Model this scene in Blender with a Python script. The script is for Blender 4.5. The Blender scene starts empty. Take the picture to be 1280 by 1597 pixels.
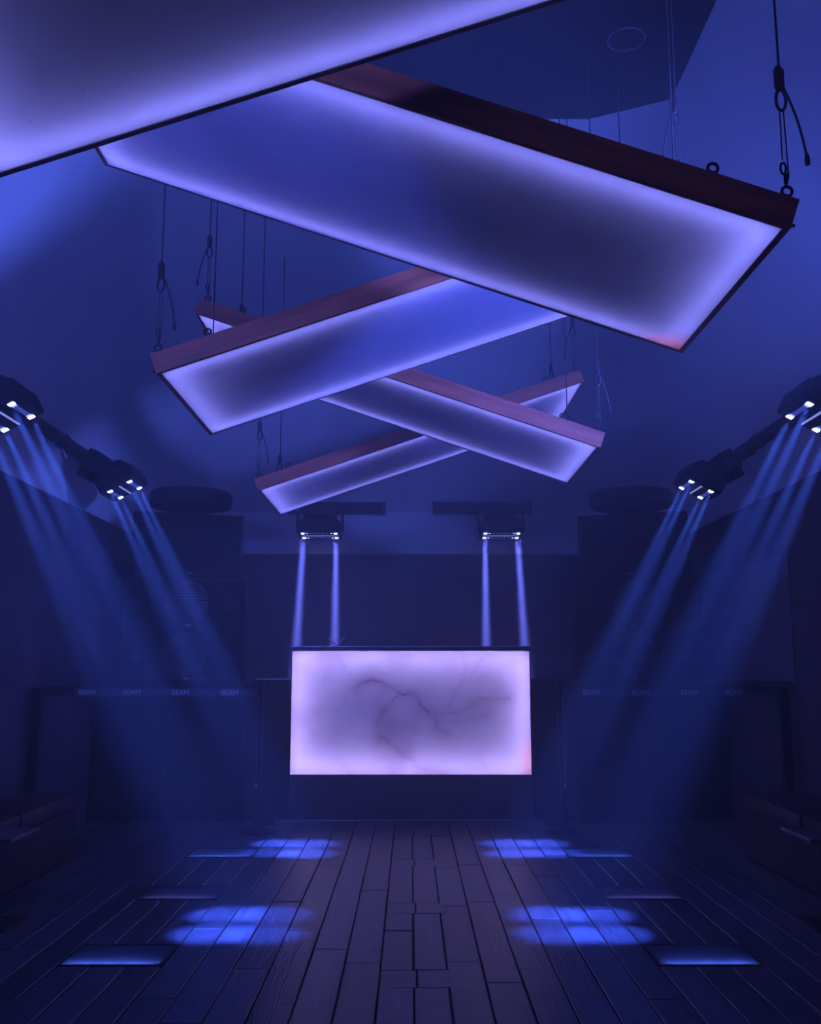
import bpy, bmesh, math, random
from mathutils import Vector, Matrix, Euler
random.seed(7)
S = bpy.context.scene
COL = S.collection
PI = math.pi

# ------------------------------------------------------------------ camera
CAM_Z = 1.4
cam_d = bpy.data.cameras.new('camera')
cam_d.sensor_fit = 'VERTICAL'
cam_d.sensor_height = 36.0
cam_d.lens = 36.0 * 1500.0 / 1597.0
cam_d.clip_start = 0.02
cam = bpy.data.objects.new('camera', cam_d)
COL.objects.link(cam)
cam.location = (0, 0, CAM_Z)
cam.rotation_euler = (math.radians(90 + 9.13), 0, 0)
S.camera = cam

# ------------------------------------------------------------------ world: club haze in the air
HAZE = 0.041
world = bpy.data.worlds.new('world')
S.world = world
world.use_nodes = True
nt = world.node_tree
nt.nodes.clear()
w_out = nt.nodes.new('ShaderNodeOutputWorld')
w_bg = nt.nodes.new('ShaderNodeBackground')
w_bg.inputs['Color'].default_value = (0, 0, 0, 1)
w_vs = nt.nodes.new('ShaderNodeVolumeScatter')
w_vs.inputs['Color'].default_value = (0.92, 0.94, 1.0, 1)
w_vs.inputs['Density'].default_value = HAZE
w_vs.inputs['Anisotropy'].default_value = 0.5
nt.links.new(w_bg.outputs[0], w_out.inputs['Surface'])
nt.links.new(w_vs.outputs[0], w_out.inputs['Volume'])

# ------------------------------------------------------------------ view + sampling quality
S.view_settings.view_transform = 'Standard'
S.view_settings.look = 'None'
S.view_settings.exposure = 0.15
S.view_settings.gamma = 1.0
S.view_settings.use_curve_mapping = False
cy = S.cycles
cy.use_denoising = True
cy.use_adaptive_sampling = True
cy.adaptive_threshold = 0.12
cy.adaptive_min_samples = 16
cy.light_sampling_threshold = 0.03
cy.debug_use_spatial_splits = True
cy.max_bounces = 4
cy.diffuse_bounces = 2
cy.glossy_bounces = 3
cy.transmission_bounces = 4
cy.volume_bounces = 1
cy.transparent_max_bounces = 4
cy.caustics_reflective = False
cy.caustics_refractive = False
cy.sample_clamp_indirect = 2.0

# ------------------------------------------------------------------ light levels (every lamp's own light is in its builder)
BEAM_COL = (0.055, 0.135, 1.0)
BEAM_W = 4950.0            # each lit cell of a wall lamp
BACK_BEAM_W = 58000.0
WASH_COL = (0.085, 0.145, 1.0)
WASH_W = (600.0, 1600.0)   # the wall lamps left and right of the camera, opened wide
STRIP_COL = (0.29, 0.29, 1.0)
STRIP_W = 0.76             # LED strip, watts per metre, in the hanging light boxes
BOOTH_STRIP_W = 2.15
BOOTH_COL = (0.51, 0.425, 1.0)
PLATE_W = 0.5

# the next wall lamps of the row, beside the camera and out of view, opened wide
for s_, y_, aim_, cone_ in ((-1, .82, (.25, .93, .28), 88), (1, 3.26, (-.68, .68, .26), 86)):
    ld = bpy.data.lights.new('wash_lamp', 'SPOT')
    ld.energy = WASH_W[s_ > 0]; ld.color = WASH_COL
    ld.spot_size = math.radians(cone_); ld.spot_blend = .75; ld.shadow_soft_size = .16
    lo_ = bpy.data.objects.new('wash_lamp', ld); COL.objects.link(lo_)
    lo_.location = (2.33 if s_ > 0 else -2.2, y_, 2.90)
    lo_.rotation_euler = Vector(aim_).to_track_quat('-Z', 'Y').to_euler()

# ------------------------------------------------------------------ materials
def mat(name, col, rough=0.6, metal=0.0, noise=0.0, scale=8.0, stretch=(1, 1, 1), bump=0.0, spec=0.5, col2=None, bscale=None):
    m = bpy.data.materials.new(name)
    m.use_nodes = True
    t = m.node_tree
    b = t.nodes['Principled BSDF']
    b.inputs['Base Color'].default_value = (*col, 1)
    b.inputs['Roughness'].default_value = rough
    b.inputs['Metallic'].default_value = metal
    b.inputs['Specular IOR Level'].default_value = spec
    if noise or bump or col2:
        tc = t.nodes.new('ShaderNodeTexCoord')
        mp = t.nodes.new('ShaderNodeMapping')
        mp.inputs['Scale'].default_value = stretch
        t.links.new(tc.outputs['Object'], mp.inputs['Vector'])
        n = t.nodes.new('ShaderNodeTexNoise')
        n.inputs['Scale'].default_value = scale
        n.inputs['Detail'].default_value = 5
        t.links.new(mp.outputs[0], n.inputs['Vector'])
        r = t.nodes.new('ShaderNodeValToRGB')
        c2 = col2 or tuple(min(1, c * (1 + noise)) for c in col)
        c1 = col if col2 else tuple(c * (1 - noise) for c in col)
        r.color_ramp.elements[0].position = 0.3
        r.color_ramp.elements[1].position = 0.7
        r.color_ramp.elements[0].color = (*c1, 1)
        r.color_ramp.elements[1].color = (*c2, 1)
        t.links.new(n.outputs['Fac'], r.inputs['Fac'])
        t.links.new(r.outputs['Color'], b.inputs['Base Color'])
        if bump:
            bn = t.nodes.new('ShaderNodeBump')
            bn.inputs['Strength'].default_value = bump
            bn.inputs['Distance'].default_value = 0.01
            t.links.new(n.outputs['Fac'], bn.inputs['Height'])
            t.links.new(bn.outputs[0], b.inputs['Normal'])
    return m

def emit(name, col, strength):
    m = bpy.data.materials.new(name)
    m.use_nodes = True
    t = m.node_tree
    t.nodes.clear()
    o = t.nodes.new('ShaderNodeOutputMaterial')
    e = t.nodes.new('ShaderNodeEmission')
    e.inputs['Color'].default_value = (*col, 1)
    e.inputs['Strength'].default_value = strength
    t.links.new(e.outputs[0], o.inputs['Surface'])
    m.cycles.emission_sampling = 'NONE'
    return m

def stone(name, tint, trans=0.75, diff=(0.5, 0.47, 0.55), stain=None, veins=False):
    """translucent onyx sheet: lets the LED strips behind it through, and takes light from the front too"""
    m = bpy.data.materials.new(name)
    m.use_nodes = True
    t = m.node_tree
    t.nodes.clear()
    N = t.nodes.new
    L = t.links.new
    out = N('ShaderNodeOutputMaterial')
    tc = N('ShaderNodeTexCoord')
    n1 = N('ShaderNodeTexNoise'); n1.inputs['Scale'].default_value = 2.2; n1.inputs['Detail'].default_value = 6; n1.inputs['Distortion'].default_value = 0.8
    L(tc.outputs['Object'], n1.inputs['Vector'])
    r1 = N('ShaderNodeValToRGB')
    r1.color_ramp.elements[0].position = 0.3; r1.color_ramp.elements[1].position = 0.72
    r1.color_ramp.elements[0].color = (*[c * 0.86 for c in tint], 1)
    r1.color_ramp.elements[1].color = (*tint, 1)
    L(n1.outputs['Fac'], r1.inputs['Fac'])
    colr = r1.outputs['Color']
    # fine pits
    vo = N('ShaderNodeTexVoronoi'); vo.inputs['Scale'].default_value = 17.0
    L(tc.outputs['Object'], vo.inputs['Vector'])
    lt = N('ShaderNodeMath'); lt.operation = 'LESS_THAN'; lt.inputs[1].default_value = 0.055
    L(vo.outputs['Distance'], lt.inputs[0])
    sx = N('ShaderNodeSeparateColor'); L(vo.outputs['Color'], sx.inputs[0])
    pk = N('ShaderNodeMath'); pk.operation = 'GREATER_THAN'; pk.inputs[1].default_value = 0.62
    L(sx.outputs[0], pk.inputs[0])
    mu = N('ShaderNodeMath'); mu.operation = 'MULTIPLY'; L(lt.outputs[0], mu.inputs[0]); L(pk.outputs[0], mu.inputs[1])
    m2 = N('ShaderNodeMath'); m2.operation = 'MULTIPLY'; m2.inputs[1].default_value = 0.55; L(mu.outputs[0], m2.inputs[0])
    mx = N('ShaderNodeMix'); mx.data_type = 'RGBA'
    br = N('ShaderNodeMath'); br.operation = 'GREATER_THAN'; br.inputs[1].default_value = 0.72
    L(sx.outputs[1], br.inputs[0])
    mb = N('ShaderNodeMix'); mb.data_type = 'RGBA'
    mb.inputs['A'].default_value = (0.25, 0.22, 0.36, 1); mb.inputs['B'].default_value = (1, 1, 1, 1)
    L(br.outputs[0], mb.inputs['Factor'])
    L(m2.outputs[0], mx.inputs['Factor']); L(colr, mx.inputs['A']); L(mb.outputs['Result'], mx.inputs['B'])
    colr = mx.outputs['Result']
    if veins:
        at = N('ShaderNodeAttribute'); at.attribute_name = 'vein'
        mv = N('ShaderNodeMix'); mv.data_type = 'RGBA'
        L(at.outputs['Fac'], mv.inputs['Factor']); L(colr, mv.inputs['A']); mv.inputs['B'].default_value = (0.26, 0.13, 0.24, 1)
        colr = mv.outputs['Result']
        as_ = N('ShaderNodeAttribute'); as_.attribute_name = 'rust'
        ms = N('ShaderNodeMix'); ms.data_type = 'RGBA'
        L(as_.outputs['Fac'], ms.inputs['Factor']); L(colr, ms.inputs['A']); ms.inputs['B'].default_value = (1.0, 0.42, 0.30, 1)
        colr = ms.outputs['Result']
    if stain:
        vm = N('ShaderNodeVectorMath'); vm.operation = 'DISTANCE'; vm.inputs[1].default_value = stain
        L(tc.outputs['Object'], vm.inputs[0])
        nn = N('ShaderNodeTexNoise'); nn.inputs['Scale'].default_value = 9; L(tc.outputs['Object'], nn.inputs['Vector'])
        ad = N('ShaderNodeMath'); ad.operation = 'MULTIPLY_ADD'; ad.inputs[1].default_value = 0.12
        L(nn.outputs['Fac'], ad.inputs[0]); L(vm.outputs['Value'], ad.inputs[2])
        mr = N('ShaderNodeMapRange'); mr.inputs['From Min'].default_value = 0.26; mr.inputs['From Max'].default_value = 0.08
        L(ad.outputs[0], mr.inputs['Value'])
        ms = N('ShaderNodeMix'); ms.data_type = 'RGBA'
        L(mr.outputs['Result'], ms.inputs['Factor']); L(colr, ms.inputs['A']); ms.inputs['B'].default_value = (1.0, 0.30, 0.22, 1)
        colr = ms.outputs['Result']
    tr = N('ShaderNodeBsdfTranslucent'); L(colr, tr.inputs['Color'])
    df = N('ShaderNodeBsdfDiffuse'); df.inputs['Color'].default_value = (*diff, 1)
    mi = N('ShaderNodeMixShader'); mi.inputs[0].default_value = trans
    L(df.outputs[0], mi.inputs[1]); L(tr.outputs[0], mi.inputs[2])
    L(mi.outputs[0], out.inputs['Surface'])
    return m

M = {}
M['paint'] = mat('wall_paint', (0.70, 0.69, 0.72), 0.85, noise=0.05, scale=1.5)
M['dado'] = mat('dark_wall_panel', (0.085, 0.06, 0.075), 0.6, noise=0.25, scale=3)
M['alcove'] = mat('grey_wall_panel', (0.13, 0.12, 0.14), 0.7, noise=0.1, scale=2)
M['ceil'] = mat('black_ceiling', (0.020, 0.020, 0.026), 0.8, noise=0.2, scale=2)
M['subfloor'] = mat('subfloor', (0.015, 0.012, 0.012), 0.9, noise=0.2)
M['black'] = mat('black_metal', (0.018, 0.018, 0.021), 0.5, noise=0.2, scale=12, spec=0.2)
M['blackgloss'] = mat('black_lacquer', (0.02, 0.018, 0.022), 0.28, noise=0.15, scale=6)
M['cab'] = mat('speaker_paint', (0.022, 0.019, 0.022), 0.6, noise=0.25, scale=30, bump=0.2, spec=0.2)
M['plinth'] = mat('plinth_laminate', (0.10, 0.085, 0.10), 0.5, noise=0.15, scale=5)
M['grille'] = mat('speaker_grille', (0.012, 0.012, 0.014), 0.7, noise=0.3, scale=80, spec=0.2)
M['slat'] = mat('horn_slat', (0.05, 0.05, 0.055), 0.45, noise=0.1)
M['steel'] = mat('steel', (0.55, 0.55, 0.58), 0.25, 1.0, noise=0.1)
M['wire'] = mat('black_wire', (0.03, 0.03, 0.035), 0.5, noise=0.1)
M['hard'] = mat('black_hardware', (0.04, 0.035, 0.04), 0.45, 0.4, noise=0.2, scale=20)
M['board'] = mat('red_brown_board', (0.42, 0.10, 0.05), 0.6, noise=0.3, scale=5, stretch=(0.6, 6, 6), bump=0.15)
M['white_in'] = mat('white_backing', (0.80, 0.80, 0.84), 0.8, noise=0.05)
M['seat'] = mat('dark_leather', (0.05, 0.022, 0.024), 0.5, noise=0.3, scale=8, bump=0.15)
M['benchbase'] = mat('bench_base', (0.035, 0.02, 0.022), 0.6, noise=0.3)
M['table'] = mat('table_top', (0.10, 0.085, 0.085), 0.3, noise=0.3, scale=6)
M['print'] = mat('pale_print', (0.60, 0.58, 0.62), 0.6, noise=0.05)
M['belt'] = mat('woven_belt', (0.05, 0.045, 0.055), 0.8, noise=0.2, scale=60)
M['lit'] = emit('lit_led', (0.62, 0.72, 1.0), 9.0)
M['dimled'] = emit('dim_led', (0.25, 0.32, 1.0), 2.2)
M['tube'] = emit('lit_tube', (0.30, 0.34, 1.0), 0.8)
M['lens'] = emit('faint_led', (0.10, 0.16, 1.0), 0.45)
M['face'] = mat('lamp_face', (0.03, 0.035, 0.10), 0.3, noise=0.1)
M['onyx'] = stone('onyx_slab', (0.80, 0.79, 0.97), diff=(0.42, 0.42, 0.56))
M['onyx_stain'] = stone('onyx_slab_stained', (0.80, 0.79, 0.97), diff=(0.42, 0.42, 0.56), stain=(1.33, 0.60, 0.0))
M['onyx_booth'] = stone('onyx_front', (0.88, 0.80, 0.92), veins=True)
M['frost'] = stone('frosted_glass', (0.55, 0.6, 0.8), trans=0.6, diff=(0.03, 0.03, 0.04))

def wood(name, c1, c2, rough):
    m = bpy.data.materials.new(name)
    m.use_nodes = True
    t = m.node_tree; N = t.nodes.new; L = t.links.new
    b = t.nodes['Principled BSDF']
    tc = N('ShaderNodeTexCoord'); oi = N('ShaderNodeObjectInfo')
    ad = N('ShaderNodeVectorMath'); ad.operation = 'ADD'
    sc = N('ShaderNodeVectorMath'); sc.operation = 'SCALE'; sc.inputs['Scale'].default_value = 37.0
    L(oi.outputs['Location'], sc.inputs[0])
    L(tc.outputs['Object'], ad.inputs[0]); L(sc.outputs[0], ad.inputs[1])
    mp = N('ShaderNodeMapping'); mp.inputs['Scale'].default_value = (28, 2.2, 10)
    L(ad.outputs[0], mp.inputs['Vector'])
    n = N('ShaderNodeTexNoise'); n.inputs['Scale'].default_value = 1.0; n.inputs['Detail'].default_value = 7; n.inputs['Distortion'].default_value = 1.2
    L(mp.outputs[0], n.inputs['Vector'])
    r = N('ShaderNodeValToRGB'); r.color_ramp.elements[0].position = 0.32; r.color_ramp.elements[1].position = 0.7
    r.color_ramp.elements[0].color = (*c1, 1); r.color_ramp.elements[1].color = (*c2, 1)
    L(n.outputs['Fac'], r.inputs['Fac'])
    hv = N('ShaderNodeHueSaturation')
    mr = N('ShaderNodeMapRange'); mr.inputs['To Min'].default_value = 0.55; mr.inputs['To Max'].default_value = 1.35
    L(oi.outputs['Random'], mr.inputs['Value']); L(mr.outputs[0], hv.inputs['Value']); L(r.outputs[0], hv.inputs['Color'])
    L(hv.outputs[0], b.inputs['Base Color'])
    # saw marks across the board
    mp2 = N('ShaderNodeMapping'); mp2.inputs['Scale'].default_value = (6, 70, 10)
    L(ad.outputs[0], mp2.inputs['Vector'])
    n2 = N('ShaderNodeTexNoise'); n2.inputs['Scale'].default_value = 1.0; n2.inputs['Detail'].default_value = 4
    L(mp2.outputs[0], n2.inputs['Vector'])
    mm = N('ShaderNodeMath'); mm.operation = 'MULTIPLY_ADD'; mm.inputs[1].default_value = 0.8
    L(n2.outputs['Fac'], mm.inputs[0]); L(n.outputs['Fac'], mm.inputs[2])
    bn = N('ShaderNodeBump'); bn.inputs['Strength'].default_value = 0.6; bn.inputs['Distance'].default_value = 0.006
    L(mm.outputs[0], bn.inputs['Height']); L(bn.outputs[0], b.inputs['Normal'])
    r2 = N('ShaderNodeMapRange'); r2.inputs['To Min'].default_value = rough - 0.08; r2.inputs['To Max'].default_value = rough + 0.14
    L(n2.outputs['Fac'], r2.inputs['Value']); L(r2.outputs[0], b.inputs['Roughness'])
    return m
M['wood'] = wood('floor_boards', (0.055, 0.049, 0.076), (0.120, 0.103, 0.145), 0.30)

# ------------------------------------------------------------------ mesh helpers
class MB:
    def __init__(s): s.bm = bmesh.new()
    def box(s, c, d, rot=None, bevel=0.0, taper=None):
        """box centred at c with full sizes d; taper=(kx,ky) scales the top face"""
        hx, hy, hz = d[0] / 2, d[1] / 2, d[2] / 2
        kx, ky = taper or (1, 1)
        co = [(-hx, -hy, -hz), (hx, -hy, -hz), (hx, hy, -hz), (-hx, hy, -hz),
              (-hx * kx, -hy * ky, hz), (hx * kx, -hy * ky, hz), (hx * kx, hy * ky, hz), (-hx * kx, hy * ky, hz)]
        R = rot or Matrix.Identity(3)
        vs = [s.bm.verts.new(R @ Vector(p) + Vector(c)) for p in co]
        fs = [s.bm.faces.new([vs[i] for i in q]) for q in ((3, 2, 1, 0), (4, 5, 6, 7), (0, 1, 5, 4), (1, 2, 6, 5), (2, 3, 7, 6), (3, 0, 4, 7))]
        if bevel:
            es = list({e for f in fs for e in f.edges})
            bmesh.ops.bevel(s.bm, geom=es, offset=bevel, segments=2, affect='EDGES', profile=0.5)
        return s
    def tube(s, pts, r, n=8, closed=False, caps=True):
        P = [Vector(p) for p in pts]
        k = len(P)
        rings = []
        up = None
        for i, p in enumerate(P):
            a = P[(i - 1) % k] if (closed or i > 0) else p
            b = P[(i + 1) % k] if (closed or i < k - 1) else p
            d = (b - a).normalized()
            if up is None:
                up = Vector((0, 0, 1)) if abs(d.z) < 0.9 else Vector((1, 0, 0))
            u = (up - d * up.dot(d))
            if u.length < 1e-6: u = d.orthogonal()
            u.normalize(); up = u
            v = d.cross(u)
            rr = r[i] if isinstance(r, (list, tuple)) else r
            rings.append([s.bm.verts.new(p + (u * math.cos(2 * PI * j / n) + v * math.sin(2 * PI * j / n)) * rr) for j in range(n)])
        for i in range(k if closed else k - 1):
            A, B = rings[i], rings[(i + 1) % k]
            for j in range(n):
                s.bm.faces.new((A[j], A[(j + 1) % n], B[(j + 1) % n], B[j]))
        if caps and not closed:
            s.bm.faces.new(rings[0][::-1]); s.bm.faces.new(rings[-1])
        return s
    def ring(s, c, R, r, ax=(1, 0, 0), ay=(0, 0, 1), ky=1.0, seg=20, n=8):
        c = Vector(c); ax = Vector(ax).normalized(); ay = Vector(ay).normalized()
        pts = [c + ax * R * math.cos(2 * PI * i / seg) + ay * R * ky * math.sin(2 * PI * i / seg) for i in range(seg)]
        return s.tube(pts, r, n, closed=True)
    def lathe(s, prof, c=(0, 0, 0), seg=40, R=None):
        """profile of (radius, z) turned about z"""
        R = R or Matrix.Identity(3); c = Vector(c)
        rings = []
        for rad, z in prof:
            if rad < 1e-6: rings.append([s.bm.verts.new(R @ Vector((0, 0, z)) + c)])
            else: rings.append([s.bm.verts.new(R @ Vector((rad * math.cos(2 * PI * j / seg), rad * math.sin(2 * PI * j / seg), z)) + c) for j in range(seg)])
        for A, B in zip(rings, rings[1:]):
            for j in range(seg):
                k = (j + 1) % seg
                if len(A) == 1 and len(B) == 1: continue
                if len(A) == 1: s.bm.faces.new((A[0], B[k], B[j]))
                elif len(B) == 1: s.bm.faces.new((A[j], A[k], B[0]))
                else: s.bm.faces.new((A[j], A[k], B[k], B[j]))
        return s
    def poly(s, pts):
        s.bm.faces.new([s.bm.verts.new(p) for p in pts]); return s
    def mesh(s, name, m, smooth=False):
        bmesh.ops.recalc_face_normals(s.bm, faces=s.bm.faces)
        me = bpy.data.meshes.new(name)
        s.bm.to_mesh(me); s.bm.free()
        if m: me.materials.append(m)
        if smooth:
            me.polygons.foreach_set('use_smooth', [True] * len(me.polygons))
            try: me.set_sharp_from_angle(angle=math.radians(40))
            except Exception: pass
        return me
    def obj(s, name, m, parent=None, smooth=False):
        return link(name, s.mesh(name, m, smooth), parent)

def link(name, data, parent=None, loc=None, rot=None):
    o = bpy.data.objects.new(name, data)
    COL.objects.link(o)
    if parent: o.parent = parent
    if loc is not None: o.location = loc
    if rot is not None: o.rotation_euler = rot
    return o

def tag(o, label=None, cat=None, group=None, kind=None):
    if label: o['label'] = label
    if cat: o['category'] = cat
    if group: o['group'] = group
    if kind: o['kind'] = kind
    return o

def thing(name, loc, label, cat, group=None, rz=0.0):
    o = link(name, None, None, loc, (0, 0, rz))
    o.empty_display_size = 0.1
    return tag(o, label, cat, group)

def struct(o): o['kind'] = 'structure'; return o

def text_mesh(txt, size, m, depth=0.001):
    cu = bpy.data.curves.new('text', 'FONT')
    cu.body = txt; cu.size = size; cu.extrude = depth
    cu.align_x = 'CENTER'; cu.align_y = 'CENTER'; cu.resolution_u = 3
    to = bpy.data.objects.new('text_tmp', cu); COL.objects.link(to)
    dg = bpy.context.evaluated_depsgraph_get()
    me = bpy.data.meshes.new_from_object(to.evaluated_get(dg))
    bpy.data.objects.remove(to); bpy.data.curves.remove(cu)
    me.materials.clear(); me.materials.append(m)
    return me

def area_light(name, parent, loc, aim, sx, sy, power, col, spread=180, xaxis=None):
    d = bpy.data.lights.new(name, 'AREA')
    d.shape = 'RECTANGLE'; d.size = sx; d.size_y = sy
    d.energy = power; d.color = col; d.spread = math.radians(spread)
    o = link(name, d, parent)
    z = -Vector(aim).normalized()
    x = Vector(xaxis) if xaxis else z.orthogonal()
    x = (x - z * x.dot(z)).normalized(); y = z.cross(x)
    Mx = Matrix((x, y, z)).transposed().to_4x4(); Mx.translation = Vector(loc)
    o.matrix_local = Mx
    return o

# ------------------------------------------------------------------ the room
W = 3.0; YB = 12.1; YF = -4.0
ZS = 3.35            # where the wall turns into the sloping ceiling
ZD = 2.80            # top of the dark panelling
ZC = 6.0; XC = 2.14; YC = 7.55
HD = {}
fl = MB().box((0, (YB + YF) / 2, -0.10), (2 * W, YB - YF, 0.08)).obj('floor', M['subfloor'])
struct(fl)
def wall(name, c, d): return struct(MB().box(c, d).obj(name, M['paint']))
wall('wall_left', (-W - 0.1, (YB + YF) / 2, (ZS - 0.06) / 2), (0.2, YB - YF + 0.4, ZS + 0.06))
wall('wall_right', (W + 0.1, (YB + YF) / 2, (ZS - 0.06) / 2), (0.2, YB - YF + 0.4, ZS + 0.06))
wall('wall_back', (0, YB + 0.1, (ZS - 0.06) / 2), (2 * W, 0.2, ZS + 0.06))
wall('wall_front', (0, YF - 0.1, 3.0), (2 * W + 0.4, 0.2, 6.2))
def trim(name, c, d, m='dado'): return struct(MB().box(c, d, bevel=0.006).obj(name, M[m]))
trim('trim_1', (-W + 0.02, (YB + YF) / 2, ZD / 2), (0.04, YB - YF, ZD))
trim('trim_2', (W - 0.02, (YB + YF) / 2, ZD / 2), (0.04, YB - YF, ZD))
trim('trim_3', (0, YB - 0.02, ZD / 2), (2 * W - 0.08, 0.04, ZD))
trim('trim_4', (W - 0.045, 8.45, 1.78), (0.01, 1.9, 1.0), 'alcove')

# sloping ceiling: a loft from the wall tops up to the edge of the flat black ceiling
def ring_low():
    p = [(-W, YF), (-W, 2.0), (-W, 5.0), (-W, 8.0), (-W, 10.2)]
    for i in range(9):
        a = PI - i * PI / 2 / 8
        p.append((-W + 1.0 + 1.0 * math.cos(a), YB - 1.0 + 1.0 * math.sin(a)))
    p += [(-1.2, YB), (0, YB)]
    return p + [(-x, y) for x, y in reversed(p[:-1])]
def ring_high():
    p = [(-XC, YF), (-XC, 1.5), (-XC, 3.2), (-XC, 5.0), (-XC, 6.5)]
    for i in range(9):
        t = i / 8
        p.append((-XC + (XC - 1.52) * t, 7.26 + (YC - 7.26) * t))
    p += [(-0.8, YC), (0, YC)]
    return p + [(-x, y) for x, y in reversed(p[:-1])]
lo, hi = ring_low(), ring_high()
bm = bmesh.new()
K = 10
rows = []
for k in range(K + 1):
    t = k / K
    rows.append([bm.verts.new((a[0] + (b[0] - a[0]) * t, a[1] + (b[1] - a[1]) * t, ZS + (ZC - ZS) * t)) for a, b in zip(lo, hi)])
for A, B in zip(rows, rows[1:]):
    for j in range(len(A) - 1):
        bm.faces.new((A[j], A[j + 1], B[j + 1], B[j]))
me = bpy.data.meshes.new('ceiling_slope')
bm.to_mesh(me); bm.free()
me.materials.append(M['paint'])
me.polygons.foreach_set('use_smooth', [True] * len(me.polygons))
struct(link('ceiling_slope', me))
# ledge that closes the corners between the square walls and the rounded slope
b_ = MB().poly([(-W - .1, 10.0, ZS), (-W - .1, YB + .1, ZS), (-1.5, YB + .1, ZS), (-1.5, YB - .005, ZS)] + [(x, y, ZS) for x, y in reversed(lo[4:14])])
b_.poly([(W + .1, 10.0, ZS), (W + .1, YB + .1, ZS), (1.5, YB + .1, ZS), (1.5, YB - .005, ZS)] + [(-x, y, ZS) for x, y in reversed(lo[4:14])])
struct(b_.obj('trim_5', M['paint']))
top = [(x, y, ZC) for x, y in hi]
cm = MB(); cm.poly(top); cm.poly([(x * 1.02, y + 0.02, ZC + 0.12) for x, y, z in top])
struct(cm.obj('ceiling', M['ceil']))

def ceil_z(x, y):
    """height of the ceiling or of its back slope over a point"""
    if y <= YC: return ZC
    return ZC - (ZC - ZS) * (y - YC) / (YB - YC)

# ------------------------------------------------------------------ floor boards, each one its own piece
def plank_mesh(wd, ln):
    m = MB().box((0, 0, -0.026), (wd, ln, 0.052))
    bmesh.ops.bevel(m.bm, geom=[e for e in m.bm.edges if all(v.co.z > -0.001 for v in e.verts)], offset=0.004, segments=1, affect='EDGES')
    return m.mesh('plank', M['wood'])
GAP = 0.006
cache = {}
def plank(x0, x1, y0, y1, name='plank'):
    key = (round(x1 - x0, 3), round(y1 - y0, 2))
    if key not in cache: cache[key] = plank_mesh(x1 - x0 - GAP, round(y1 - y0, 2) - GAP)
    o = link(name, cache[key], fl, ((x0 + x1) / 2, (y0 + y1) / 2, 0.0 + random.uniform(-0.004, 0.0)))
    o.rotation_euler = (random.uniform(-.001, .001), random.uniform(-.012, .012), random.uniform(-.002, .002))
    return o
Y0, Y1 = 2.6, 9.2
C0, CM, C1 = -0.142, 0.015, 0.172
def cross_tile(yc):
    for xa, xb in ((C0 - 0.0, 0.030), (0.030, C1 + 0.03)):
        plank(xa, xb, yc - 0.125, yc + 0.125, 'cross_tile')
crosses = [3.36, 4.66, 5.95, 7.28, 8.58]
for yc in crosses: cross_tile(yc)
edges = [Y0] + [v for yc in crosses for v in (yc - 0.125, yc + 0.125)] + [Y1]
for a, b in zip(edges[0::2], edges[1::2]):
    if b - a < 0.05: continue
    if abs(b - 5.825) < 0.01: plank(C0, CM, a, a + 0.68); plank(C0, CM, a + 0.68, b)
    else: plank(C0, CM, a, b)
    plank(CM, C1, a, b)
FLOOR_PLATES = [5.02, 6.34, 7.65]     # frosted floor lights at |x| = 1.43
for sgn in (-1, 1):
    start = C1 if sgn > 0 else -C0
    xs = [start + (1.18 - start) * i / 6 for i in range(6)] + [1.18 + .5 * i / 3 for i in range(3)] + [1.68 + 1.28 * i / 8 for i in range(9)]
    for i, (p, q) in enumerate(zip(xs, xs[1:])):
        a, b = (p, q) if sgn > 0 else (-q, -p)
        if 6 <= i <= 8:          # boards cut round the floor lights
            stops = [Y0] + [v for yc in FLOOR_PLATES for v in (yc - 0.18, yc + 0.18)] + [Y1]
            seq = list(zip(stops[0::2], stops[1::2]))
        else:
            cuts = []
            y = Y0 - random.uniform(0, 1.1)
            while y < Y1:
                y += random.choice((1.1, 1.3, 1.5, 1.7)); cuts.append(y)
            cuts = [Y0] + [c for c in cuts if Y0 + 0.25 < c < Y1 - 0.25] + [Y1]
            seq = list(zip(cuts, cuts[1:]))
        for p_, q_ in seq: plank(a, b, p_, q_)

# ------------------------------------------------------------------ hanging light boxes
Z0 = 1.39
PL, PW = 2.73, 1.20          # lit underside
BT, BH = 0.022, 0.105        # frame board thickness and height
ALPHA = math.radians(19.0)
slab_me = {}
def slab_mesh(m, L=PL, Wd=PW, th=0.02):
    b = MB()
    x, y = L / 2, Wd / 2
    nx, ny = 12, 6
    bm = b.bm
    g = [[bm.verts.new((-x + 2 * x * i / nx, -y + 2 * y * j / ny, 0)) for j in range(ny + 1)] for i in range(nx + 1)]
    for i in range(nx):
        for j in range(ny): bm.faces.new((g[i][j], g[i][j + 1], g[i + 1][j + 1], g[i + 1][j]))
    for e in list(bm.edges):
        if len(e.link_faces) == 1:
            v1, v2 = e.verts
            bm.faces.new((v1, v2, bm.verts.new(v2.co + Vector((0, 0, th))), bm.verts.new(v1.co + Vector((0, 0, th)))))
    bmesh.ops.remove_doubles(bm, verts=bm.verts, dist=1e-5)
    me = bpy.data.meshes.new('stone_slab'); bm.to_mesh(me); bm.free(); me.materials.append(m)
    return me

def bez(p0, p1, p2, n=8):
    p0, p1, p2 = Vector(p0), Vector(p1), Vector(p2)
    return [p0 * (1 - t) ** 2 + p1 * 2 * t * (1 - t) + p2 * t * t for t in [i / n for i in range(n + 1)]]

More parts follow.
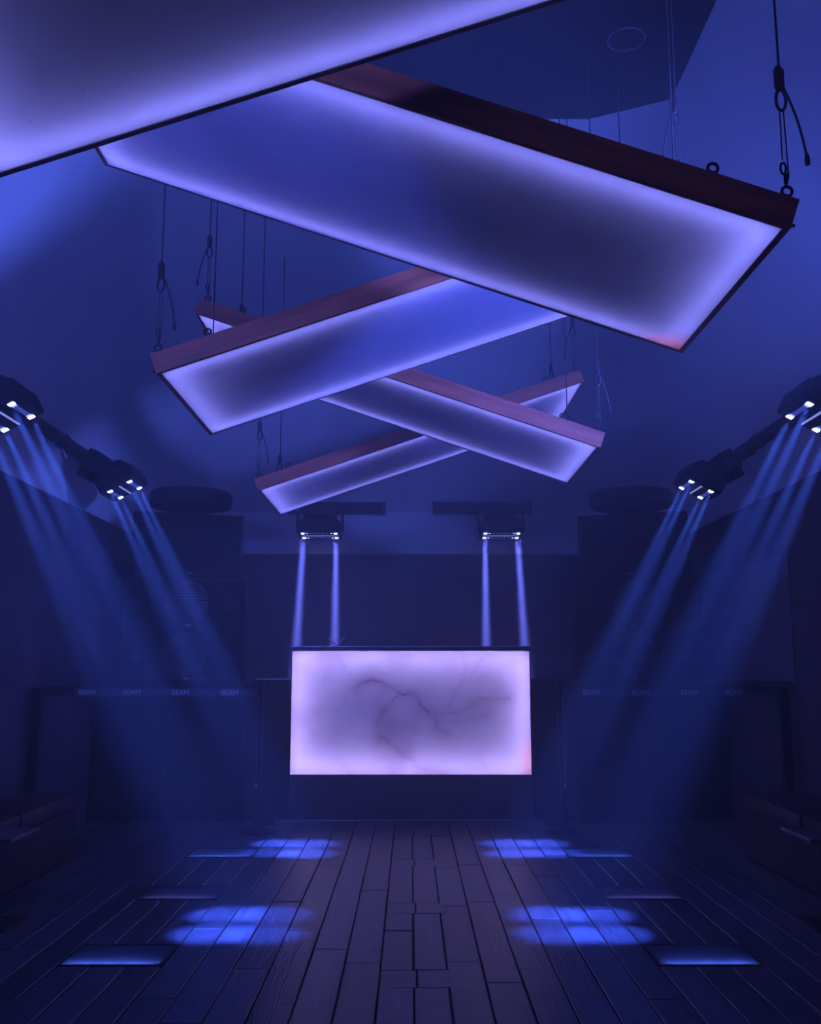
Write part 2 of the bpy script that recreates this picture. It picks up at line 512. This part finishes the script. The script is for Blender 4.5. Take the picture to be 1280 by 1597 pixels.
def suspension(root, at, ztop, outx, k):
    """wire from the ceiling, gripper, oval link, double wire and snap down to an eyebolt at `at` (root space)"""
    x, y, z = at
    zr = z + 0.035                        # top of the eyebolt ring
    zg = zr + 0.32                        # gripper bottom
    wire = MB().tube([(x, y, ztop), (x, y, zg + 0.05)], 0.0042, 6).obj('suspension_cable', M['wire'], root)
    g = MB()
    g.tube([(x - .004, y, zg + .085), (x - .004, y, zg + .075), (x - .004, y, zg + .012), (x - .004, y, zg)], [.009, .014, .014, .008], 8)
    g.tube([(x + .008, y, zg + .075), (x + .008, y, zg + .01)], .008, 6)
    for q in range(4): g.ring((x - .002, y, zg + .02 + q * .016), .0155, .0022, (1, 0, 0), (0, 1, 0), seg=10, n=5)
    g.obj('cable_gripper', M['hard'], wire, True)
    MB().ring((x, y, zg - .035), .016, .0055, (1, 0, 0), (0, 0, 1), ky=2.3, seg=20, n=7).obj('oval_link', M['hard'], wire, True)
    MB().tube([(x - .006, y, zg - .068), (x - .008, y, zr + .075)], .0026, 6).obj('lower_wire', M['wire'], wire)
    MB().tube([(x + .006, y, zg - .068), (x + .009, y, zr + .01)], .0026, 6).obj('lower_wire', M['wire'], wire)
    s_ = MB().ring((x - .007, y, zr + .045), .009, .0042, (1, 0, 0), (0, 0, 1), ky=2.2, seg=16, n=6)
    s_.ring((x, y, zr + .008), .010, .0045, (0, 1, 0), (0, 0, 1), ky=1.8, seg=16, n=6)
    s_.obj('snap_hook', M['hard'], wire, True)
    o = outx
    MB().tube(bez((x + .010 * o, y, zg + .01), (x + .055 * o, y, zg - .09), (x + .072 * o, y, zg - .235)), .0046, 6).obj('cable_tail', M['wire'], wire)
    MB().tube([(x + .072 * o, y, zg - .225), (x + .073 * o, y, zg - .245), (x + .0735 * o, y, zg - .262)], [.006, .0095, .008], 8).obj('tail_ferrule', M['hard'], wire, True)

def lined(o, inward):
    """white paint on the inner face of a frame board"""
    o.data.materials.append(M['white_in'])
    for p in o.data.polygons:
        if p.normal.dot(Vector(inward)) > .9: p.material_index = 1

def light_box(k, direction, yn, label):
    """direction +1: lower end on the right, -1: lower end on the left"""
    cx = -0.097 * direction
    cyy = yn + PW / 2
    cz = CAM_Z + 1.32 * Z0
    root = thing('hanging_light_box', (cx, cyy, cz), label, 'pendant light', 'zigzag of hanging onyx light boxes')
    a = ALPHA * direction
    R = Matrix.Rotation(a, 3, 'Y')
    rot = (0, a, 0)
    def part(name, mb, m, smooth=False):
        o = mb.obj(name, m, root, smooth); o.rotation_euler = rot; return o
    key = 'onyx_stain' if k == 1 else 'onyx'
    # stone slab: turn it end for end so the stain sits at the low far corner
    sl = link('stone_slab', slab_mesh(M[key]), root, (0, 0, 0), rot)
    z0 = -0.004
    zc = z0 + BH / 2
    for s in (-1, 1):
        lined(part('side_board', MB().box((0, s * (PW / 2 + BT / 2), zc), (PL + 2 * BT, BT, BH), bevel=0.002), M['board']), (0, -s, 0))
        lined(part('end_board', MB().box((s * (PL / 2 + BT / 2), 0, zc), (BT, PW, BH), bevel=0.002), M['board']), (-s, 0, 0))
    part('backing_board', MB().box((0, 0, z0 + BH - 0.008), (PL - .002, PW - .002, 0.012)), M['white_in'])
    # a small end bracket that sticks out at the low and the high end
    for s in (-1, 1):
        part('corner_screw', MB().tube([(s * (PL / 2 + BT), -PW / 2 - .008, z0 + .018), (s * (PL / 2 + BT + .012), -PW / 2 - .008, z0 + .018)], .006, 8), M['hard'])
    # LED strips along the inside of the four boards, tilted down on to the stone
    h = 0.080; ins = 0.018
    ends = [((0, -(PW / 2 - ins), h), (0, 0.8, -0.6), PL - 0.06, (1, 0, 0)), ((0, PW / 2 - ins, h), (0, -0.8, -0.6), PL - 0.06, (1, 0, 0)),
            ((-(PL / 2 - ins), 0, h), (0.8, 0, -0.6), PW - 0.06, (0, 1, 0)), ((PL / 2 - ins, 0, h), (-0.8, 0, -0.6), PW - 0.06, (0, 1, 0))]
    for p, aim, ln, xa in ends:
        area_light('led_strip', root, R @ Vector(p), R @ Vector(aim), ln, 0.012, STRIP_W * ln, STRIP_COL, xaxis=R @ Vector(xa))
    # eyebolts on the long boards, wires at the four corners
    for sy in (-1, 1):
        for sx in (-1, 1):
            for q, inn in enumerate((0.022, 0.27)):
                p = R @ Vector((sx * (PL / 2 - inn), sy * (PW / 2 + BT / 2), z0 + BH))
                u = R @ Vector((1, 0, 0)); v = R @ Vector((0, 0, 1))
                c = p + v * 0.018
                e = MB().ring(c, 0.0165, 0.0055, u, v, seg=20, n=8)
                e.tube([p - v * .002, p + v * .004], .010, 10)
                e.obj('eyebolt', M['hard'], root, True)
                if q == 0:
                    wx, wy = cx + c.x, cyy + c.y
                    suspension(root, (c.x, c.y, c.z), ceil_z(wx, wy) - cz - 0.002, sx if (k + (sy > 0)) % 2 else -sx, k)
    return root

labels = ['largest hanging onyx light box, nearest of all, cut off by the top left corner',
          'long onyx light box second from the camera, rust-red stain at its low right corner',
          'onyx light box third from the camera, low end at the left above the wall lamps',
          'onyx light box fourth from the camera, low end at the right',
          'smallest onyx light box, farthest back, low end at the left before the round speaker']
for k in range(5):
    light_box(k, 1 if k % 2 else -1, Z0 * (0.98, 2.09, 3.20, 4.33, 5.43)[k], labels[k])

# ------------------------------------------------------------------ DJ booth
BY = 9.15; BXL, BXR = -1.112, 1.117; BZ0, BZ1 = 0.416, 1.540
booth = thing('dj_booth', (0, BY, 0), 'DJ booth with a glowing veined onyx front on a black plinth', 'dj booth')
def bp(name, mb, m, smooth=False):
    o = mb.obj(name, M[m], booth, smooth); return o
bw = BXR - BXL; bcx = (BXL + BXR) / 2
# stone front as a fine grid that carries the veins
def seg_d(px, py, a, b):
    dx, dy = b[0] - a[0], b[1] - a[1]
    t = max(0, min(1, ((px - a[0]) * dx + (py - a[1]) * dy) / (dx * dx + dy * dy)))
    return math.hypot(px - a[0] - t * dx, py - a[1] - t * dy), t
# veins in metres on the slab, u from the left edge, v from the bottom edge; (points, width, strength)
def uv(x, y): return ((x - 140) / 998.0 * bw, (660 - y) / 510.0 * (BZ1 - BZ0))
veins = [([(405, 305), (430, 288), (470, 270), (520, 280), (560, 300), (600, 325), (640, 320), (670, 345), (685, 385), (720, 410), (745, 420), (755, 470), (790, 495)], .012, .85),
         ([(600, 325), (560, 360), (530, 395), (508, 440), (505, 500), (540, 520), (580, 555), (610, 585), (640, 595), (670, 630), (710, 642), (780, 660)], .008, .6),
         ([(745, 420), (800, 405), (850, 400), (890, 370), (930, 350), (980, 352), (1050, 348)], .010, .55),
         ([(770, 440), (850, 440), (910, 425), (960, 415)], .008, .45),
         ([(800, 385), (820, 335), (850, 290), (870, 230), (860, 160)], .007, .4),
         ([(850, 290), (890, 250), (930, 200), (970, 158)], .006, .35),
         ([(330, 170), (370, 230), (410, 290)], .006, .35),
         ([(410, 300), (370, 345), (330, 400), (320, 450), (340, 560), (330, 600), (380, 650)], .008, .22),
         ([(470, 270), (430, 330), (415, 340)], .006, .4),
         ([(930, 600), (960, 640)], .006, .3)]
veins = [([uv(*p) for p in pts], w_, s_) for pts, w_, s_ in veins]
from mathutils import noise as mn
NX, NZ = 200, 100
bm = bmesh.new()
vl = bm.verts.layers.float.new('vein'); rl = bm.verts.layers.float.new('rust')
grid = []
hz = BZ1 - BZ0
for i in range(NX + 1):
    col = []
    for j in range(NZ + 1):
        u, v = bw * i / NX, hz * j / NZ
        vert = bm.verts.new((BXL + u, 0, BZ0 + v))
        q = Vector((u * 7, v * 7, 3.1))
        uu = u + 0.022 * mn.noise(q) + 0.010 * mn.noise(q * 3.3); vv = v + 0.022 * mn.noise(q + Vector((9, 4, 2))) + 0.010 * mn.noise(q * 3.3 + Vector((1, 8, 5)))
        val = 0.0
        brk = max(0.25, min(1.0, 0.75 + 0.9 * mn.noise(q * 1.7)))
        for pts, wd, st in veins:
            d = min(seg_d(uu, vv, a, b)[0] for a, b in zip(pts, pts[1:]))
            val = max(val, st * brk * math.exp(-(d / (wd * 1.25)) ** 2), 0.50 * st * math.exp(-(d / (wd * 4.5))))
        cl = mn.fractal(Vector((u * 2.2, v * 2.6, 0.4)), 1.0, 2.0, 4)
        val = min(1, val + max(0, 0.42 * cl))
        vert[vl] = val
        d = math.hypot((bw - u) / 1.0, (v - 0.07) * 0.5) + 0.05 * mn.noise(q * 2)
        vert[rl] = max(0, min(0.6, (0.13 - d) / 0.13))
        col.append(vert)
    grid.append(col)
for i in range(NX):
    for j in range(NZ): bm.faces.new((grid[i][j], grid[i + 1][j], grid[i + 1][j + 1], grid[i][j + 1]))
for e in list(bm.edges):
    if len(e.link_faces) == 1:
        v1, v2 = e.verts
        bm.faces.new((v2, v1, bm.verts.new(v1.co + Vector((0, .02, 0))), bm.verts.new(v2.co + Vector((0, .02, 0)))))
me = bpy.data.meshes.new('onyx_front'); bm.to_mesh(me); bm.free(); me.materials.append(M['onyx_booth'])
link('onyx_front', me, booth)
D = 0.85; cav = 0.20
bp('plinth', MB().box((bcx, D / 2 + .012, BZ0 / 2), (bw + 0.02, D, BZ0), bevel=.006), 'plinth')
bp('counter_top', MB().box((bcx, D / 2 - .01, BZ1 + .022), (bw + 0.02, D + .04, .036), bevel=.004), 'blackgloss')
for x in (BXL - .006, BXR + .006):
    bp('side_panel', MB().box((x, D / 2, (BZ0 + BZ1) / 2), (.012, D, BZ1 - BZ0), bevel=.002), 'black')
bp('backing_board', MB().box((bcx, cav, (BZ0 + BZ1) / 2), (bw - .002, .012, BZ1 - BZ0)), 'white_in')
bp('front_edge', MB().box((bcx, -.004, BZ1 + .046), (bw + .03, .014, .010), bevel=.002), 'steel')
bp('floor_strip', MB().box((0, -.03, .012), (2.74, .05, .02), bevel=.004), 'steel')
for s in (-1, 1):
    x0 = BXR + .016 if s > 0 else BXL - .016
    xo = s * 1.40
    w_ = bp('wing_panel', MB().box(((x0 + xo) / 2, .30, .64), (abs(xo - x0), .40, 1.28), bevel=.005), 'black')
    t_ = MB().box(((x0 + xo) / 2 + s * .03, .095, 1.283), (abs(xo - x0) + .06, .012, .007)).obj('top_trim', M['steel'], w_)
    MB().box((xo, .096, .80), (.008, .012, .92)).obj('edge_trim', M['steel'], w_)
h = 0.145; ins = 0.02
for p, aim, ln, xa in [((bcx, h, BZ0 + ins), (0, -.75, .66), bw - .06, (1, 0, 0)), ((bcx, h, BZ1 - ins), (0, -.75, -.66), bw - .06, (1, 0, 0)),
                       ((BXL + ins, h, (BZ0 + BZ1) / 2), (.66, -.75, 0), BZ1 - BZ0 - .06, (0, 0, 1)), ((BXR - ins, h, (BZ0 + BZ1) / 2), (-.66, -.75, 0), BZ1 - BZ0 - .06, (0, 0, 1))]:
    area_light('led_strip', booth, p, aim, ln, .014, BOOTH_STRIP_W * ln, BOOTH_COL, xaxis=xa)

st = thing('wire_stand', (-0.70, BY + .055, BZ1 + .0445), 'thin V-shaped steel stand lying on the DJ booth top', 'stand')
MB().tube([(0, 0, .004), (.080, .0, .095)], .006, 6).obj('arm', M['print'], st)
MB().tube([(.012, .02, .004), (-.080, .02, .085)], .006, 6).obj('arm', M['print'], st)
MB().box((0, .01, .003), ((.16), .05, .006), bevel=.002).obj('base', M['black'], st)

for s, lab in ((-1, 'low black floor box left of the booth plinth'), (1, 'low black floor box with a shiny lid right of the booth plinth')):
    f = thing('floor_box', (s * 1.32, BY - .16, 0.0), lab, 'floor box')
    MB().box((0, 0, .035), (.22, .12, .07), bevel=.006, taper=(.94, .8)).obj('body', M['black'], f)
    MB().box((0, -.004, .074), (.17, .075, .008), bevel=.003).obj('lid', M['steel' if s > 0 else 'hard'], f)

# ------------------------------------------------------------------ speakers
def cabinet(loc, rz, wd, dp, ht, label, kind, mount_group):
    c = thing('speaker_cabinet', loc, label, 'speaker', mount_group, rz)
    MB().box((0, dp / 2, ht / 2), (wd, dp, ht - .004), bevel=.012).obj('body', M['cab'], c)
    f = .028
    fr = MB()
    fr.box((0, -.008, ht - f / 2 - .004), (wd - .02, .016, f)); fr.box((0, -.008, f / 2 + .004), (wd - .02, .016, f))
    for s in (-1, 1): fr.box((s * (wd / 2 - .01 - f / 2), -.008, ht / 2), (f, .016, ht - 2 * f - .008))
    fr.obj('front_frame', M['cab'], c)
    if kind == 'horn':
        MB().box((0, -.003, ht / 2), (wd - .08, .006, ht - .08)).obj('baffle', M['grille'], c)
        R_ = .195
        g = MB().ring((0, -.012, ht / 2 + .005), R_, .008, (1, 0, 0), (0, 0, 1), seg=36, n=8).obj('round_grille', M['slat'], c, True)
        n = 13
        for q in range(n):
            zz = -R_ + 2 * R_ * (q + .5) / n
            hw = math.sqrt(R_ * R_ - zz * zz)
            MB().box((0, -.012, ht / 2 + .005 + zz), (2 * hw, .014, .009)).obj('slat', M['slat'], g)
        for s in (-1, 1):
            MB().lathe([(0, 0), (.07, .0), (.085, .012), (.075, .016), (.04, -.0), (0, .002)], (s * (wd / 2 - .17), -.007, ht / 2), 24, Matrix.Rotation(PI / 2, 3, 'X')).obj('driver', M['black'], c, True)
    elif kind == 'top':
        MB().box((0, -.003, ht / 2), (wd - .08, .006, ht - .08)).obj('grille', M['grille'], c)
        MB().box((0, -.010, ht * .55), (wd * .62, .012, ht * .42), bevel=.004).obj('horn_mouth', M['grille'], c)
    else:
        MB().box((0, -.003, ht / 2), (wd - .08, .006, ht - .08)).obj('grille', M['grille'], c)
        for s in (-1, 1):
            MB().ring((s * (wd / 2 - .14), -.012, ht * .82), .045, .008, (1, 0, 0), (0, 0, 1), ky=.5, seg=18, n=6).obj('handle', M['hard'], c, True)
    if kind != 'sub':
        lm = text_mesh('TPI', .040, M['print'])
        link('logo', lm, c, (.02 * (1 if loc[0] < 0 else -1), -.018, f / 2 + .010), (PI / 2, 0, 0))
    return c
def stack(s):
    side = 'left' if s < 0 else 'right'
    toe = math.radians(18) * -s      # face turned to the middle of the room
    sw = 'left' if s < 0 else 'right'
    near = 'slatted horn just visible through the beams' 
    # bass row, square to the room
    for q in range(2):
        x = s * (1.52 + .36 + q * .73)
        cabinet((x, 9.12, 0.0), 0, .71, .62, 1.26, '%s bass cabinet under the %s speaker stack' % ('inner black' if q == 0 else 'outer black', sw), 'sub', 'bass cabinets')
    n = Vector((math.cos(toe), math.sin(toe), 0))
    c0 = Vector((s * 2.135, 9.19, 0))
    cabinet((c0.x, c0.y, 1.262), toe, 1.18, .50, .495, 'lower of the two slatted horn cabinets in the %s speaker stack' % sw, 'horn', 'horn cabinets')
    cabinet((c0.x, c0.y, 1.759), toe, 1.18, .50, .495, 'upper of the two slatted horn cabinets in the %s speaker stack' % sw, 'horn', 'horn cabinets')
    cabinet((c0.x, c0.y + .02, 2.256), toe, 1.04, .52, .612, 'tall black top cabinet of the %s speaker stack, below the round speaker' % sw, 'top', 'top cabinets')
    r = thing('round_speaker', (s * 2.19, 9.46, 2.868), 'flat black disc speaker on top of the %s speaker stack' % sw, 'speaker', 'disc speakers')
    MB().lathe([(0, 0), (.16, 0), (.16, .012), (.085, .03), (.085, .085), (0, .085)], (0, 0, 0), 32).obj('neck', M['black'], r, True)
    MB().lathe([(0, .075), (.30, .075), (.385, .095), (.405, .125), (.405, .215), (.385, .245), (.20, .268), (0, .272)], (0, 0, 0), 48).obj('disc', M['cab'], r, True)
    MB().ring((0, 0, .17), .406, .006, (1, 0, 0), (0, 1, 0), seg=48, n=6).obj('rim', M['hard'], r, True)
    MB().box((-.35, -.20, .17), (.05, .03, .05), Matrix.Rotation(math.radians(-60), 3, 'Z'), bevel=.004).obj('badge', M['slat'], r)
for s in (-1, 1): stack(s)

# ------------------------------------------------------------------ moving lamps on bars
def basis(z, xhint):
    z = Vector(z).normalized(); x = Vector(xhint); x = (x - z * x.dot(z)).normalized()
    return Matrix((x, z.cross(x), z)).transposed()

led_me = MB().box((0, 0, 0), (.042, .040, .008), bevel=.004).mesh('lit_cell', M['lit'], True)
dim_me = MB().box((0, 0, 0), (.026, .032, .006), bevel=.003).mesh('led_cell', M['dimled'], True)
off_me = MB().box((0, 0, 0), (.026, .032, .006), bevel=.003).mesh('led_cell', M['lens'], True)

def lamp(face, target, axis, to_base, bar_pt, label, power, group, angle=8.8, fx=1.0, col=BEAM_COL):
    """face: centre of the lit face; target: where the beams land; axis: long axis of the head; to_base: direction from the head to its base"""
    face = Vector(face); d = (Vector(target) - face).normalized()
    dn = d - Vector(axis) * d.dot(Vector(axis))
    H = basis(-dn, axis)                      # head: local z points away from the beam
    tb = Vector(to_base).normalized()
    B = basis(tb, axis)
    piv = face - dn.normalized() * 0.10
    base_c = piv + tb * (0.25 if fx < 1 else 0.20)
    root = thing('moving_head_lamp', tuple(base_c), label, 'stage light', group)
    L0 = root.location
    def put(o, Rm, p):
        Mx = Rm.to_4x4(); Mx.translation = Vector(p) - L0; o.matrix_local = Mx; return o
    # base box with a bracket on to the bar
    put(MB().box((0, 0, 0), (.40 * fx, .26, .12), bevel=.014).obj('base', M['black'], root), B, base_c)
    for s in (-1, 1):
        a = base_c + B @ Vector((s * .10, 0, .05))
        b = Vector(bar_pt) + B @ Vector((s * .10, 0, 0))
        MB().tube([a - L0, b - L0], .022, 8).obj('clamp', M['hard'], root)
    # yoke
    for s in (-1, 1):
        put(MB().box((s * .275 * fx, 0, .13), (.028, .11, .34), bevel=.008).obj('yoke_arm', M['black'], root), B, piv)
    put(MB().box((0, 0, .205), (.56 * fx, .14, .03), bevel=.008).obj('yoke_bridge', M['black'], root), B, piv)
    # head
    hd = put(MB().box((0, 0, .0), (.52 * fx, .34, .13), bevel=.012).box((0, 0, .105), (.50 * fx, .32, .09), bevel=.012, taper=(.8, .55)).obj('head', M['black'], root), H, face + H @ Vector((0, 0, .068)))
    def onhead(me, name, x, y, z=-.070):
        return link(name, me, hd, (x, y, z))
    MB().box((0, 0, -.067), (.49 * fx, .31, .006), bevel=.002).obj('face_plate', M['face'], hd)
    MB().box((0, 0, -.071), (.45 * fx, .014, .008), bevel=.003).obj('centre_tube', M['tube'], hd)
    for r_, yy in enumerate((-.09, .09)):
        for q in range(9):
            xx = (-.2 + .05 * q) * fx
            if q in (0, 8): onhead(led_me, 'lit_cell', xx, yy)
            elif q in (1, 7): onhead(dim_me, 'led_cell', xx, yy)
            else: onhead(off_me, 'led_cell', xx, yy)
    for q in range(5):
        MB().box(((-.16 + .08 * q) * fx, 0, .152), (.05 * fx, .12, .006)).obj('cooling_fin', M['hard'], hd)
    for xx in (-.2 * fx, .2 * fx):
        for yy in (-.09, .09):
            p = face + H @ Vector((xx, yy, -.012))
            ld = bpy.data.lights.new('beam', 'SPOT')
            ld.energy = power; ld.color = col
            ld.spot_size = math.radians(angle); ld.spot_blend = 1.0; ld.shadow_soft_size = .018 if fx < 1 else .03
            o = link('beam', ld, root)
            tt = Vector(target) + H @ Vector((xx * 1.3, yy * 1.25, 0))
            put(o, basis(p - tt, axis), p)
    return root

def bar(c, d, label, group):
    o = thing('mounting_bar', c, label, 'bar', group)
    MB().box((0, 0, 0), d, bevel=.01).obj('rail', M['black'], o)
    ax = 0 if d[0] > d[1] else 1
    for s in (-1, 1):
        p = [0, 0, 0]; p[ax] = s * (d[ax] / 2 - .02)
        e = [d[0] + .012, d[1] + .012, d[2] + .012]; e[ax] = .04
        MB().box(p, e, bevel=.006).obj('end_cap', M['hard'], o)
    return o

for s in (-1, 1):
    sd = 'left' if s < 0 else 'right'
    for yy, ty, nm in ((5.69, 5.6, 'near'), (8.12, 7.84, 'far')):
        lab = ('blue-beamed stage light on the %s wall, cut by the picture edge' if nm == 'near' else 'blue-beamed stage light on the %s wall beside the disc speaker') % sd
        lamp((s * 2.45, yy, 2.90), (s * .93, ty, 0), (0, 1, 0), (s * .9, 0, .43), (s * 2.93, yy, 3.215), lab, BEAM_W, 'wall stage lights', fx=.76)
    bar((s * 2.945, 6.45, 3.29), (.085, 3.0, .085), 'black bar on the %s wall carrying the nearer stage light' % sd, 'lamp bars')
    bar((s * 2.945, 8.55, 3.285), (.085, 1.15, .085), 'shorter black bar on the %s wall carrying the farther stage light' % sd, 'lamp bars')
    lamp((s * 1.115, 11.72, 2.99), (s * 1.13, 11.2, 0), (1, 0, 0), (0, -.05, 1), (s * 1.115, 11.93, 3.34), 'stage light on the back wall, %s of the two above the DJ booth' % sd, BACK_BEAM_W, 'back stage lights', angle=5.2, col=(.15, .17, 1.0))
bar((-0.93, 11.955, 3.37), (1.24, .10, .14), 'black bar high on the back wall, left of the middle', 'lamp bars')
bar((0.90, 11.955, 3.37), (1.24, .10, .14), 'black bar high on the back wall, right of the middle', 'lamp bars')

# ------------------------------------------------------------------ belt barriers, rails, benches
for s in (-1, 1):
    sd = 'left' if s < 0 else 'right'
    yb = 8.55
    b = thing('belt_barrier', (s * 1.30, yb, 0), 'black belt barrier printed BEAM, %s of the booth' % sd, 'barrier', 'belt barriers')
    MB().lathe([(0, 0), (.16, 0), (.16, .012), (.03, .03), (.02, .05), (.02, 1.20), (.028, 1.21), (.028, 1.28), (0, 1.285)], (0, 0, 0), 24).obj('post', M['black'], b, True)
    ln = 1.62
    bt = MB().box((s * (ln / 2 + .02), 0, 1.175), (ln, .003, .062)).obj('belt', M['belt'], b)
    tm = text_mesh('BEAM', .062, M['print'], .0006)
    for q in range(4):
        link('lettering', tm, bt, (s * ([.30, .73, 1.155, 1.545][q] - .02), -.0032, 1.175), (PI / 2, 0, 0))
    r = thing('handrail', (s * 2.88, 7.93, .0), 'square black handrail frame at the end of the %s bench' % sd, 'handrail', 'handrails')
    MB().box((0, 0, 1.215), (.055, .80, .055), bevel=.006).obj('top_rail', M['black'], r)
    MB().box((0, -.365, .595), (.07, .07, 1.19), bevel=.006).obj('leg', M['black'], r)
    MB().box((s * .045, .34, 1.215), (.07, .04, .04), bevel=.005).obj('wall_bracket', M['black'], r)
    be = thing('bench', (s * 2.72, 5.85, 0), 'dark red leather bench along the %s wall' % sd, 'bench', 'wall benches')
    MB().box((0, 0, .17), (.42, 3.3, .34), bevel=.01).obj('base', M['benchbase'], be)
    for q in range(3):
        MB().box((0, -1.1 + q * 1.1, .405), (.46, 1.09, .13), bevel=.03).obj('seat_cushion', M['seat'], be, True)
    t = thing('side_table', (s * 2.30, 5.55, 0), 'low dark side table in front of the %s bench' % sd, 'table', 'side tables')
    MB().box((0, 0, .475), (.34, .42, .03), bevel=.008).obj('table_top', M['table'], t)
    MB().box((0, 0, .235), (.06, .06, .45), bevel=.006).obj('column', M['black'], t)
    MB().box((0, 0, .01), (.28, .30, .02), bevel=.005).obj('foot', M['black'], t)

# ------------------------------------------------------------------ frosted floor lights
names = ['nearest', 'middle', 'farthest']
for s in (-1, 1):
    sd = 'left' if s < 0 else 'right'
    for q, yy in enumerate(FLOOR_PLATES):
        p = thing('floor_light', (s * 1.43, yy, 0), '%s of the three flush floor lights on the %s side' % (names[q], sd), 'floor light', 'flush floor lights')
        lx, ly = .50, .36
        fr = MB()
        for t_ in (-1, 1):
            fr.box((0, t_ * (ly / 2 - .008), -.022), (lx, .016, .05)); fr.box((t_ * (lx / 2 - .008), 0, -.022), (.016, ly - .032, .05))
        fr.obj('frame', M['hard'], p)
        lens = MB().poly([(-lx / 2 + .016, -ly / 2 + .016, 0), (lx / 2 - .016, -ly / 2 + .016, 0), (lx / 2 - .016, ly / 2 - .016, 0), (-lx / 2 + .016, ly / 2 - .016, 0)])
        lens.obj('frosted_lens', M['frost'], p)
        MB().box((0, 0, -.05), (lx - .002, ly - .002, .006)).obj('tray', M['white_in'], p)
        area_light('led_strip', p, (0, -ly / 2 + .024, -.036), (0, .8, .6), lx - .08, .010, PLATE_W * (.5, .12, .45)[q], (.09, .18, 1.0) if q != 1 else (.35, .25, .9), xaxis=(1, 0, 0))

# ------------------------------------------------------------------ ceiling grille
v = thing('ceiling_grille', (1.60, 6.49, ZC), 'round pale-rimmed grille in the black ceiling', 'grille')
MB().ring((0, 0, -.008), .135, .005, (1, 0, 0), (0, 1, 0), seg=40, n=8).obj('rim', mat('rim_paint', (.30, .30, .33), .5, noise=.05), v, True)
MB().lathe([(0, -.006), (.128, -.006), (.128, -.001), (0, -.001)], (0, 0, 0), 40).obj('mesh_plate', M['black'], v)
for q in range(-4, 5):
    hw = math.sqrt(.125 ** 2 - (q * .026) ** 2)
    MB().box((0, q * .026, -.010), (2 * hw, .005, .008)).obj('grille_bar', M['slat'], v)
